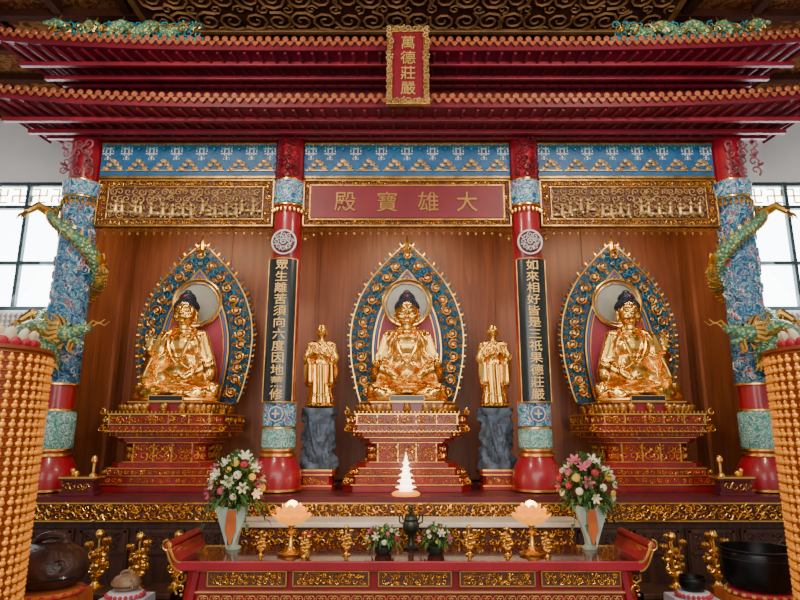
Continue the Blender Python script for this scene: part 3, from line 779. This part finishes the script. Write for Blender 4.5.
# ================================================================ disciples
DX=.905;DY=.32
def disciple():
    e=thing('disciple_statue','gilded standing monk statue with joined palms on rock pedestal','monk statue',(-DX,DY,1.935),'standing disciples',sc=.88)
    b=MB()
    b.cap((0,.01,.13),(0,.01,.50),.125,.115,16).ell((0,0,.62),(.14,.10,.17)).cap((-.09,.0,.74),(.09,.0,.74),.055)
    b.lathe([(.12,.03),(.15,.05),(.145,.12),(.12,.2)],20,sy=.85)
    b.cap((0,0,.76),(0,-.005,.85),.035,.034); b.ell((0,-.008,.905),(.058,.064,.078),14,10)
    b.ell((0,-.03,.852),(.03,.03,.022)); b.cap((0,-.068,.915),(0,-.078,.893),.006,.010,8); b.ell((0,-.068,.868),(.018,.01,.006))
    b.ell((0,.0,.96),(.045,.05,.035))
    for s in(-1,1):
        b.ell((s*.06,0,.895),(.011,.018,.034)); b.ell((s*.022,-.060,.910),(.014,.009,.006))
        b.cap((s*.125,0,.725),(s*.165,-.02,.57),.052,.055); b.cap((s*.165,-.03,.56),(s*.03,-.13,.625),.05,.028)
        b.cap((s*.13,-.08,.54),(s*.125,-.07,.30),.038,.052); b.ell((s*.15,-.03,.42),(.045,.07,.15))
        hand(b,(s*.017,-.135,.63),(0,-.12,1),(-s,0,0),(0,.8,.1),.050,.05)
        b.cap((s*.05,-.07,.030),(s*.055,-.13,.028),.026,.022)
    def disp(co,n):
        if co.z>.77 or (co.y<-.105 and co.z>.6): return 0
        a=atan2(co.y,co.x)
        if co.z<.5: return .018*(1-abs(sin(a*6+co.z*2)))-.007
        return .014*(1-abs(sin(26*(co.z+abs(co.x)*1.2))))-.005
    blob('body',b,.0062,2,GOLDB,e,disp)
    h=MB()
    for s in(-1,1):
        h.tube([(s*.05,-.02,.775),(s*.045,-.085,.71),(s*.02,-.10,.64)],.010,6)
        h.tube([(s*.10,-.12,.26),(s*.16,-.06,.24),(s*.17,.0,.26)],.010,6)
    h.obj('robe_edge',GOLD,e)
    p=MB(); p.lathe([(.13,-.0),(.15,.012),(.13,.03)],24); petals(p,.145,.145,.02,18,.022,.02,.6,1.0)
    p.obj('lotus_foot',GOLDD,e)
    return e
d1=disciple(); d2=dup(d1,(DX+.01,DY,1.935),label='gilded standing monk statue with clasped hands on rock pedestal')
def rockped():
    e=thing('rock_pedestal','blue grey carved rock pedestal on a red gilt plinth','pedestal',(-DX,DY,PZ),'rock pedestals')
    b=MB()
    rn=random.Random(9)
    vs=[];fs=[];n=36;L=24
    for k in range(L+1):
        t=k/L
        for i in range(n):
            a=2*pi*i/n; q=Vector((cos(a)*2,sin(a)*2,t*5))
            r=.155+.018*sin(a*5+t*6)+.05*noise.noise(q)+.03*noise.noise(q*2.7)+.022*(1 if k>=L-2 else 0)-.018*sin(t*pi)
            vs.append((r*cos(a)*1.1,r*sin(a)*.9,.19+.605*t))
    for k in range(L):
        for i in range(n): fs.append((k*n+i,k*n+(i+1)%n,(k+1)*n+(i+1)%n,(k+1)*n+i))
    fs.append(tuple(range(n))[::-1]); fs.append(tuple(range(L*n,L*n+n)))
    b.add(vs,fs)
    for i in range(10):
        x=rn.uniform(-.11,.11); z0=rn.uniform(.25,.6); b.cap((x,-.12,z0),(x+rn.uniform(-.04,.04),-.14,z0+rn.uniform(.05,.12)),.030,.018,7)
    b.obj('rock',ROCK,e)
    MB().slab(.19,.17,0,.04,.03).slab(.16,.145,.04,.14,.03).slab(.19,.17,.14,.19,.03).obj('plinth',RED,e,smooth=False,bev=.004)
    g=MB(); scrolls(g,-.13,.13,.05,.13,.06,-.15,.01,.6,5); g.slab(.195,.175,.035,.045,.03).slab(.195,.175,.14,.15,.03).slab(.195,.175,.18,.195,.03)
    g.obj('gilt_trim',GOLD,e)
    return e
r1=rockped(); dup(r1,(DX+.01,DY,PZ))
for s_ in(-1,1):
    e=thing('incense_stand','small red carved stand with gold trim and post on altar','stand',(s_*2.97,-.30,PZ),'small stands')
    MB().slab(.16,.09,0,.03,.02).slab(.14,.075,.03,.13,.02).slab(.17,.095,.13,.16,.02).obj('body',REDD,e,smooth=False,bev=.003)
    g=MB(); scrolls(g,-.12,.12,.04,.12,.06,-.082,.008,.6,6); g.slab(.175,.1,.15,.165,.02)
    s=-s_
    g.lathe([(.035,.165),(.03,.18),(.012,.2),(.012,.28),(.03,.30),(.025,.33),(.01,.35)],12,c=(s*.10,0,0))
    g.ell((-s*.06,0,.19),(.04,.03,.03),8,6).ell((-s*.08,-.01,.215),(.022,.02,.022),8,6)
    g.obj('gold_fittings',GOLD,e)
e=thing('crystal_pagoda_lamp','glowing warm white crystal pagoda lamp on the altar edge','lamp',(-.01,-.35,PZ))
p=MB()
for k in range(5):
    r=.095-.015*k; z=.04+.052*k
    p.lathe([(r*.62,z),(r*.62,z+.028),(r,z+.031),(r*.9,z+.040),(r*.5,z+.053)],8)
p.lathe([(.02,.30),(.012,.33),(.002,.38)],8); p.obj('crystal_tiers',CRYS,e,smooth=False)
MB().lathe([(.12,0),(.13,.02),(.10,.04)],8).obj('base',LAMP,e,smooth=False)
l=bpy.data.lights.new('pagoda_glow','POINT'); l.energy=3; l.color=(1,.75,.5); l.shadow_soft_size=.08
o=bpy.data.objects.new('pagoda_glow',l); COL.objects.link(o); o.location=(-.01,-.52,PZ+.25)
# ================================================================ offering shelf + front table
e=thing('offering_shelf','pale topped narrow offering shelf with gilt carved front before altar','shelf',(0,-.695,0))
zs=.975
MB().box((0,0,zs-.02),(2.85,.36,.04)).obj('top',MARB,e,smooth=False,bev=.008)
MB().box((0,.02,(zs-.04)/2),(2.75,.28,zs-.04)).obj('body',GROUND,e,smooth=False)
g=MB(); scrolls(g,-1.35,1.35,zs-.20,zs-.05,.07,-.135,.012,.64,91,.2); g.box((0,-.13,zs-.22),(2.75,.02,.02)); g.obj('front_carving',GOLD,e)
TZ=.83; TF=-1.62; TB=-1.0
e=thing('front_altar_table','long red lacquer altar table with gilt carved panels, curled ends','altar table',(.02,(TF+TB)/2,0))
dY=(TB-TF)
MB().box((0,0,TZ-.03),(3.2,dY-.01,.058)).obj('table_top',TABLET,e,smooth=False)
MB().box((0,-dY/2-.0,TZ-.03),(3.2,.02,.062)).obj('front_edge',REDB,e,smooth=False,bev=.006)
MB().box((0,0,(TZ-.06)/2+.02),(2.96,dY-.12,TZ-.10)).obj('body',RED,e,smooth=False)
xs=[(205,287),(291,370),(377,453),(459,537),(541,623)]
yf=-dY/2+.035
for a,b in xs:
    xa=wx(a,580,TF)-.02; xb=wx(b,580,TF)-.02; z1=wz(572,TF);z0=wz(587,TF)
    o=MB().box(((xa+xb)/2,yf,(z0+z1)/2),(xb-xa-.03,.02,z1-z0)).obj('carved_panel',GROUND,e,smooth=False)
    g=MB(); scrolls(g,xa+.03,xb-.03,z0+.01,z1-.01,.045,yf-.012,.008,.64,int(a),.2)
    for z in(z0,z1): g.box(((xa+xb)/2,yf-.005,z),(xb-xa-.02,.025,.008))
    for x in(xa+.01,xb-.01): g.box((x,yf-.005,(z0+z1)/2),(.008,.025,z1-z0))
    g.obj('panel_gilding',GOLD,o)
g=MB()
for z in(TZ-.068,wz(594,TF)): g.box((0,yf+.015,z),(2.98,.02,.01))
lace(g,-1.45,1.45,wz(597,TF),.05,yf+.01,.08); g.obj('gilt_lines',GOLDP,e)
for s in(-1,1):
    q=MB(); n=12; P=[]
    for i in range(n+1):
        t=i/n; P.append((s*(1.56+.10*t),TZ-.03+.13*t**2.2))
    up=[(x,z+.025) for x,z in P]; lo=[(x,z-.03) for x,z in P]
    q.prism(up+lo[::-1],-dY/2,dY/2)
    q.tube([(s*1.66,-dY/2,TZ+.10),(s*1.66,dY/2,TZ+.10)],.030,10)
    o=q.obj('curled_end',RED,e,smooth=False,bev=.003)
    g=MB()
    for sy in(-dY/2-.006,):
        g.tube([(x,sy,z) for x,z in up],.009,5); g.tube([(x,sy,z) for x,z in lo],.009,5)
        g.spiral((s*1.66,TZ+.10),.042,pi/2,1.4,-s,y=sy)
        scrolls(g,min(s*1.5,s*1.60),max(s*1.5,s*1.60),TZ-.22,TZ-.07,.07,sy+.03,.01,.6,7)
    g.obj('end_gilding',GOLD,o)
    for sy in(-1,1):
        MB().tube([(s*1.48,sy*(dY/2-.08),TZ-.06),(s*1.52,sy*(dY/2-.06),.5),(s*1.46,sy*(dY/2-.07),.2),(s*1.54,sy*(dY/2-.04),0.0)],[.05,.045,.035,.05],8).obj('leg',RED,e)
def bench(x0,x1,y0,y1,z,name,lab,cat):
    e=thing(name,lab,cat,((x0+x1)/2,(y0+y1)/2,0),'side benches')
    w=x1-x0;d=y1-y0
    MB().box((0,0,z-.02),(w,d,.04)).obj('top',WOODD,e,smooth=False,bev=.006)
    MB().box((0,-d/2+.05,z-.09),(w-.08,.03,.09)).box((0,d/2-.05,z-.09),(w-.08,.03,.09)).obj('apron',WOODD,e,smooth=False)
    for a in(-1,1):
        for b in(-1,1): MB().box((a*(w/2-.05),b*(d/2-.05),(z-.04)/2),(.06,.06,z-.04)).obj('leg',WOODD,e,smooth=False,bev=.005)
for s in(-1,1): bench(min(s*2.98,s*1.78),max(s*2.98,s*1.78),-1.12,-.78,.50,'low_bench','low dark wooden bench standing before the altar','bench')
def draped(x,y,w,d,z,cm,lab,bord):
    e=thing('draped_table',lab,'table',(x,y,0))
    MB().box((0,0,z-.015),(w,d,.03)).obj('top',WOODD,e,smooth=False)
    c=MB();n=64;vs=[];fs=[];levels=[(0,1.0),(.02,1.02),(.5*z,1.05),(z*.92,1.07)]
    for dz,k in levels:
        for i in range(n):
            a=2*pi*i/n; ca,sa=cos(a),sin(a); m=max(abs(ca),abs(sa)); fo=1+ (.03*sin(i*1.57+.5) if dz>.03 else 0)
            vs.append((ca/m*w/2*k*fo,sa/m*d/2*k*fo,z+.004-dz))
    for k in range(len(levels)-1):
        for i in range(n): fs.append((k*n+i,(k+1)*n+i,(k+1)*n+(i+1)%n,k*n+(i+1)%n))
    fs.append(tuple(range(n)))
    c.add(vs,fs).obj('cloth',cm,e)
    b=MB()
    for i in range(int(w/.08)): b.ell((-w/2+.04+i*.08,-d/2*1.06-.006,z-.05),(.04,.008,.045),8,5)
    b.obj('scalloped_border',bord,e)
draped(-2.62,-1.52,.66,.46,.595,CLOTHO,'small table draped in bright orange cloth',GOLDP)
draped(2.56,-1.52,.64,.46,.595,CLOTHO,'small table draped in orange cloth under black bowl',GOLDP)
draped(wx(127,590,-1.5),-1.52,.30,.28,.575,CLOTHW,'small table draped in white cloth',FPINK)
draped(wx(692,590,-1.5),-1.52,.30,.28,.575,CLOTHW,'small table draped in white cloth',FPINK)
def cushion(x,y,z,r,m,lab):
    e=thing('cushion',lab,'cushion',(x,y,z))
    MB().lathe([(r*.6,0),(r*.97,.006),(r,.02),(r*.95,.036),(r*.5,.042)],28).obj('pad',m,e)
    g=MB()
    for i in range(22):
        a=2*pi*i/22; g.ell((r*cos(a),r*sin(a),.02),(.016,.016,.014),6,4)
    g.obj('beaded_edge',FRED if m!=FRED else GOLDP,e)
def muyu(x,y,z,R,m,lab):
    e=thing('wooden_fish',lab,'wooden fish drum',(x,y,z))
    b=MB(); pr=[(R*.45,0),(R*.8,R*.10),(R*.98,R*.35),(R*.97,R*.6),(R*.78,R*.88),(R*.5,R*1.04),(R*.22,R*1.10),(.01,R*1.11)]
    b.lathe(pr,32,sy=.85)
    b.tube([(R*.35*cos(a),R*.1*sin(a*2),R*1.05+R*.22*sin(a)) for a in [pi*k/10 for k in range(11)]],R*.09,8)
    b.ell((R*.38,0,R*1.08),(R*.13,R*.12,R*.11),8,6).ell((-R*.38,0,R*1.08),(R*.13,R*.12,R*.11),8,6)
    for s in(-1,1):
        b.spiral((s*R*.62,R*.62),R*.2,0,1.5,s,y=-R*.62,r=R*.035)
        for k in range(3): b.tube([(s*R*(.3+.15*k),-R*(.78-.1*k),R*.35),(s*R*(.42+.15*k),-R*(.70-.12*k),R*.5),(s*R*(.3+.15*k),-R*(.68-.1*k),R*.68)],R*.025,5)
    b.obj('shell',m,e)
    MB().tube([(R*.93*sin(a),-R*.84*cos(a),R*.33) for a in [-1.25+2.5*k/14 for k in range(15)]],R*.045,6).obj('sound_slot',BLACK,e)
xm=wx(50,567,-1.5)
cushion(xm,-1.52,.60,.24,CLOTHO,'round orange cushion under the large wooden fish'); muyu(xm,-1.52,.643,.27,MUYU,'large dark carved wooden fish drum on an orange cushion')
xs_=wx(127,590,-1.5)
cushion(xs_,-1.52,.58,.12,CLOTHW,'small white cushion under the little wooden fish'); muyu(xs_,-1.52,.623,.10,MUYU2,'small light brown wooden fish drum on a white cushion')
def bowl(x,y,z,R,H,lab):
    e=thing('singing_bowl',lab,'singing bowl',(x,y,z))
    MB().lathe([(R*.5,0),(R*.85,H*.06),(R*.98,H*.3),(R,H*.8),(R*.97,H*.93),(R*1.03,H*.96),(R*1.03,H),(R*.95,H),(R*.92,H*.6),(R*.8,H*.2),(.01,H*.12)],36).obj('shell',IRON,e)
    g=MB(); g.tube([(R*1.005*cos(k*pi/18),R*1.005*sin(k*pi/18),H*.78) for k in range(36)],R*.012,5,closed=True); g.obj('engraved_line',BRONZE,e)
xb=wx(757,567,-1.5)
cushion(xb,-1.52,.60,.22,FRED,'round red cushion under the large black bowl'); bowl(xb,-1.52,.643,.245,.26,'large black metal singing bowl on a red cushion')
xb2=wx(692,590,-1.5)
cushion(xb2,-1.52,.58,.11,CLOTHW,'small white cushion under the little bowl'); bowl(xb2,-1.52,.623,.085,.09,'small dark metal singing bowl on a white cushion')
def ornament():
    e=thing('gold_lotus_ornament','gilded lotus flower ornament with leaves on a pedestal foot','altar ornament',(-1,-1.4,TZ),'gold lotus ornaments')
    MB().lathe([(.06,0),(.062,.012),(.03,.03),(.02,.05),(.035,.07),(.04,.09),(.02,.105)],16).obj('foot',GOLD,e)
    b=MB()
    for k in range(7):
        a=k*2.4; h=.16+.035*k; r=.055+.015*(k%3)
        top=(r*cos(a),r*sin(a)*.6,h)
        b.tube([(0,0,.09),(r*.3*cos(a),r*.2*sin(a),h*.6),top],.006,5)
        for q in range(5):
            b.ell((top[0]+.018*cos(q*1.257),top[1]+.018*sin(q*1.257),top[2]+.006),(.018,.015,.024),6,4)
        b.ell((top[0]*.6,top[1]*.8-.01,h*.7),(.03,.012,.02),6,4)
    for s in(-1,1):
        b.spiral((s*.045,.14),.035,0,1.4,s,y=0,r=.007); b.spiral((s*.05,.23),.03,0,1.4,-s,y=0,r=.006)
    b.tube([(0,0,.09),(0,0,.36)],.007,6); b.ell((0,0,.38),(.032,.030,.038),8,6)
    b.obj('flower_spray',GOLD,e)
    return e
o0=ornament(); Yb=-.95
put=[(97,.5,Yb,1.05),(138,.5,Yb,1.0),(177,.5,Yb,1.03),(674,.5,Yb,1.0),(716,.5,Yb,1.03),(260,TZ,-1.45,.42),(304,TZ,-1.5,.42),(346,TZ,-1.42,.5),(470,TZ,-1.42,.5),(508,TZ,-1.45,.48),(548,TZ,-1.5,.42)]
for i,(px,z,Y,sc) in enumerate(put):
    x=wx(px,565,Y)
    if i==0: o0.location=(x,Y,z); o0.scale=(sc,)*3
    else: dup(o0,(x,Y,z),sc=sc)
def lotus_lamp():
    e=thing('lotus_lamp','glowing amber glass lotus lamp on a gold stem standing on table','lamp',(0,0,TZ),'lotus lamps')
    MB().lathe([(.09,0),(.095,.015),(.04,.03),(.018,.06),(.014,.13),(.03,.15),(.014,.17),(.016,.19),(.05,.21)],20).obj('stand',GOLD,e)
    p=MB()
    for ring_,(n,r,t,h) in enumerate(((10,.07,.95,.12),(10,.06,.6,.13),(8,.045,.3,.14))):
        for i in range(n):
            a=2*pi*(i+.5*ring_)/n
            M=Matrix.Translation((r*.6*cos(a),r*.6*sin(a),.205))@Matrix.Rotation(a,4,'Z')@Matrix.Rotation(t,4,'Y')
            p.ell((0,0,h*.55),(.011,.040,h*.55),8,7,M)
    p.obj('petals',LAMP,e); MB().ell((0,0,.32),(.050,.050,.055),12,8).obj('bulb',LAMPH,e)
    return e
ll=lotus_lamp(); ll.location=(wx(290,550,-1.42),-1.40,TZ); dup(ll,(wx(533,550,-1.42),-1.40,TZ))
for px in(290,533):
    l=bpy.data.lights.new('lotus_glow','POINT'); l.energy=4; l.color=(1,.45,.1); l.shadow_soft_size=.06
    o=bpy.data.objects.new('lotus_glow',l); COL.objects.link(o); o.location=(wx(px,550,-1.42),-1.40,TZ+.44)
def leafm(mb,p,d,L,w):
    d=Vector(d).normalized(); p=Vector(p); sd=d.cross(Vector((0,0,1)))
    if sd.length<.1: sd=Vector((1,0,0))
    sd.normalize(); m=p+d*L*.5+Vector((0,0,.015)); t=p+d*L+Vector((0,0,-.02)); up=d.cross(sd)*.004
    mb.add([p,m+sd*w,m-sd*w,t,m+up],[(0,1,4),(0,4,2),(1,3,4),(4,3,2)])
def flower_mesh(kind,m):
    b=MB()
    if kind=='lily':
        for i in range(6):
            a=i*pi/3; M=Matrix.Rotation(a,4,'Z')@Matrix.Rotation(1.0,4,'Y'); b.ell((0,0,.03),(.006,.014,.030),6,5,M)
        b.ell((0,0,.006),(.01,.01,.012),6,4)
    else:
        for k in range(26):
            ph=math.acos(1-(k+.5)/26*1.1); a=k*2.4; b.ell((.022*sin(ph)*cos(a),.022*sin(ph)*sin(a),.018*cos(ph)),(.010,.010,.008),6,4)
    o=b.obj(kind,m); me=o.data; bpy.data.objects.remove(o); return me
FM=[('lily',flower_mesh('lily',FPINK)),('lily',flower_mesh('lily',FWHITE)),('chrysanthemum',flower_mesh('mum',FRED)),('chrysanthemum',flower_mesh('mum',FYEL)),('chrysanthemum',flower_mesh('mum',FPINK)),('chrysanthemum',flower_mesh('mum',FWHITE)),('lily',flower_mesh('lily',FWHITE))]
def bouquet(e,cz,rx,rz,n,seed,z0,fs=1.0):
    rn=random.Random(seed); lf=MB(); st=MB()
    for i in range(n*10):
        a=rn.uniform(0,2*pi); ph=rn.uniform(-.7,1.45); q=rn.uniform(.35,1.0)
        p=(rx*q*cos(ph)*cos(a),rx*.8*q*cos(ph)*sin(a),cz+rz*q*sin(ph))
        leafm(lf,p,(cos(a)*cos(ph),sin(a)*cos(ph),sin(ph)+rn.uniform(-.3,.5)),rn.uniform(.05,.12)*fs,rn.uniform(.01,.02)*fs)
    lf.obj('foliage',LEAF,e)
    for i in range(n):
        a=i*2.39996; ph=-.35+1.75*(i+.5)/n; q=.80+.25*rn.random()
        d=Vector((cos(ph)*cos(a),cos(ph)*sin(a)*.8,sin(ph))); p=Vector((rx*q*d.x,rx*q*d.y,cz+rz*q*d.z))
        st.tube([(0,0,z0),(p.x*.3,p.y*.3,(z0+p.z)/2),tuple(p)],.003,4)
        nm,me=FM[rn.randrange(len(FM))]
        o=bpy.data.objects.new(nm,me); COL.objects.link(o); o.parent=e; o.location=p
        o.rotation_mode='QUATERNION'; o.rotation_quaternion=(d+Vector((0,-.6,0))).to_track_quat('Z','Y'); o.scale=(fs*rn.uniform(.8,1.15),)*3
    st.obj('stems',LEAFD,e)
for px,lab,sd in((233,'tall vase of pink, red and cream lilies with green foliage',3),(590,'tall vase of pink and cream flowers with trailing green foliage',8)):
    x=wx(px,550,-1.18)
    e=thing('flower_arrangement',lab,'flower arrangement',(x,-1.18,TZ),'altar flower arrangements')
    MB().lathe([(.055,0),(.06,.015),(.035,.03),(.04,.08),(.08,.22),(.10,.29),(.09,.295),(.03,.26)],20).obj('vase',CLOTHG,e)
    MB().prism([(-.03,.29),(.03,.29),(.042,.15),(0,.04),(-.042,.15)],-.112,-.10).obj('orange_wrap',CLOTHO,e,smooth=False)
    w=MB()
    for s in(-1,1): w.prism([(s*.03,.31),(s*.13,.32),(s*.02,.015)],-.10,-.09)
    w.obj('paper_wrap',CLOTHG,e,smooth=False)
    bouquet(e,.44,.21,.23,44,sd,.26)
    v=MB(); rn=random.Random(sd)
    for k in range(9):
        a=rn.uniform(0,6.3); r=.2; P=[(r*.5*cos(a),r*.4*sin(a),.38),(r*cos(a),r*.8*sin(a),.33),(r*1.15*cos(a),r*.9*sin(a),.20)]
        v.tube(P,.003,4)
        for p in P: leafm(v,p,(cos(a),sin(a),-.6),.07,.016)
    v.obj('trailing_leaves',LEAFD,e)
for px,sd in((383,21),(436,22)):
    e=thing('potted_flowers','low dark pot of mixed pink flowers and dark leaves on table','potted flowers',(wx(px,555,-1.4),-1.36,TZ),'low flower pots')
    MB().lathe([(.045,0),(.06,.02),(.065,.05),(.06,.055),(.03,.045)],18).obj('pot',BRONZE,e)
    bouquet(e,.10,.12,.075,17,sd,.045,.6)
e=thing('red_flower_vase','small gold vase holding a tight bunch of red flowers','vase',(wx(305,556,-1.2),-1.15,TZ))
MB().lathe([(.03,0),(.035,.02),(.02,.05),(.03,.08),(.02,.075)],14).obj('vase',GOLD,e)
b=MB()
for k in range(14): b.ell((.03*cos(k*2.4)*(k/14)**.5,.03*sin(k*2.4)*(k/14)**.5,.11-.02*(k/14)),(.014,.014,.014),6,4)
b.obj('red_blossoms',FRED,e)
e=thing('incense_burner','slender dark bronze incense burner with loop handles on table','incense burner',(wx(411,556,-1.2),-1.18,TZ))
b=MB(); b.lathe([(.055,0),(.06,.015),(.03,.03),(.02,.07),(.025,.10),(.055,.13),(.065,.17),(.055,.20),(.062,.21),(.03,.212)],24)
b.obj('bowl',BRONZE,e)
for s in(-1,1): MB().tube([(s*.055,0,.18),(s*.085,0,.19),(s*.09,0,.235),(s*.07,0,.245),(s*.056,0,.205)],.007,6).obj('handle',BRONZE,e)
b=MB(); b.lathe([(.052,.212),(.045,.235),(.02,.25),(.012,.26)],20); b.ell((0,0,.27),(.02,.025,.02),8,6).ell((0,-.015,.295),(.016,.016,.016),8,6); b.obj('lid',BRONZE,e)
def tower(x,lab):
    Y=-2.2; R=.345; H=wz(350,-2.2)
    e=thing('votive_light_tower',lab,'votive light tower',(x,Y,0),'votive light towers')
    MB().lathe([(R+.03,0),(R+.05,.05),(R+.03,.12),(R-.03,.14),(R-.03,H-.02),(R+.0,H-.015),(R+.0,H+.005),(R-.1,H+.02)],40).obj('core',AMBERC,e)
    k=MB(); z=.17; n=38
    while z<H-.03:
        for i in range(n):
            a=2*pi*i/n; ca,sa=cos(a),sin(a)
            M=Matrix.Translation(((R-.018)*ca,(R-.018)*sa,z))@Matrix.Rotation(a,4,'Z')
            k.ell((.004,0,0),(.016,.020,.016),8,5,M); k.ell((.008,0,.022),(.012,.010,.012),6,5,M)
        z+=.056
    o=k.obj('lit_figures',AMBER,e); o['kind']='stuff'
    r=MB(); z=.148
    while z<H-.02: r.lathe([(R-.03,z),(R-.004,z+.002),(R-.004,z+.005),(R-.03,z+.007)],40); z+=.056
    r.obj('tier_ledges',GOLDD,e)
    q=MB(); petals(q,.22,.22,H+.01,20,.035,.06,.5,1.0); q.obj('crown_red_petals',FRED,e)
    w=MB(); w.lathe([(.10,H+.02),(.16,H+.08),(.05,H+.11)],16); petals(w,.19,.19,H+.03,16,.04,.10,.45,1.0)
    w.lathe([(.05,H+.10),(.06,H+.14),(.02,H+.18),(.004,H+.22)],14); w.obj('crown_white_lotus',FWHITE,e)
tower(-2.64,'round tower of rows of amber lit miniature buddhas with lotus crown')
tower(2.66,'round tower of rows of amber lit miniature buddhas with lotus crown')
# ================================================================ camera, lights, world
cam=bpy.data.cameras.new('camera'); co=bpy.data.objects.new('camera',cam); COL.objects.link(co)
cam.sensor_width=36; cam.lens=F*36/800; cam.shift_x=-(CX-400)/800
co.location=(0,YC,ZC); co.rotation_euler=(pi/2+TH,0,0); bpy.context.scene.camera=co
def area(loc,tgt,size,en,col,name):
    l=bpy.data.lights.new(name,'AREA'); l.energy=en; l.size=size[0]; l.shape='RECTANGLE'; l.size_y=size[1]; l.color=col
    o=bpy.data.objects.new(name,l); COL.objects.link(o); o.location=loc
    o.rotation_euler=(Vector(tgt)-Vector(loc)).to_track_quat('-Z','Y').to_euler()
area((0,-7.5,3.2),(0,0,2.6),(7,3),300,(1,.94,.86),'doorway_daylight')
area((-5.1,1.8,4.2),(-1,-2,1.5),(1.5,1.7),90,(.88,.95,1),'window_daylight')
area((5.1,1.8,4.2),(1,-2,1.5),(1.5,1.7),90,(.88,.95,1),'window_daylight')
for x in(-2.4,0,2.4): area((x,.15,4.15),(x,1.2,2.9),(1.2,.15),18,(1,.76,.48),'niche_lamp')
for x in(-2.2,2.2): area((x,-3.2,5.2),(x*.6,.3,2.4),(.5,.5),80,(1,.86,.66),'gold_highlight_fill')  # added unseen pair of fills, only for highlights on the gold
w=bpy.data.worlds.new('world'); bpy.context.scene.world=w; w.use_nodes=True
bg=w.node_tree.nodes['Background']; bg.inputs['Color'].default_value=(.90,.92,1,1); bg.inputs['Strength'].default_value=.5
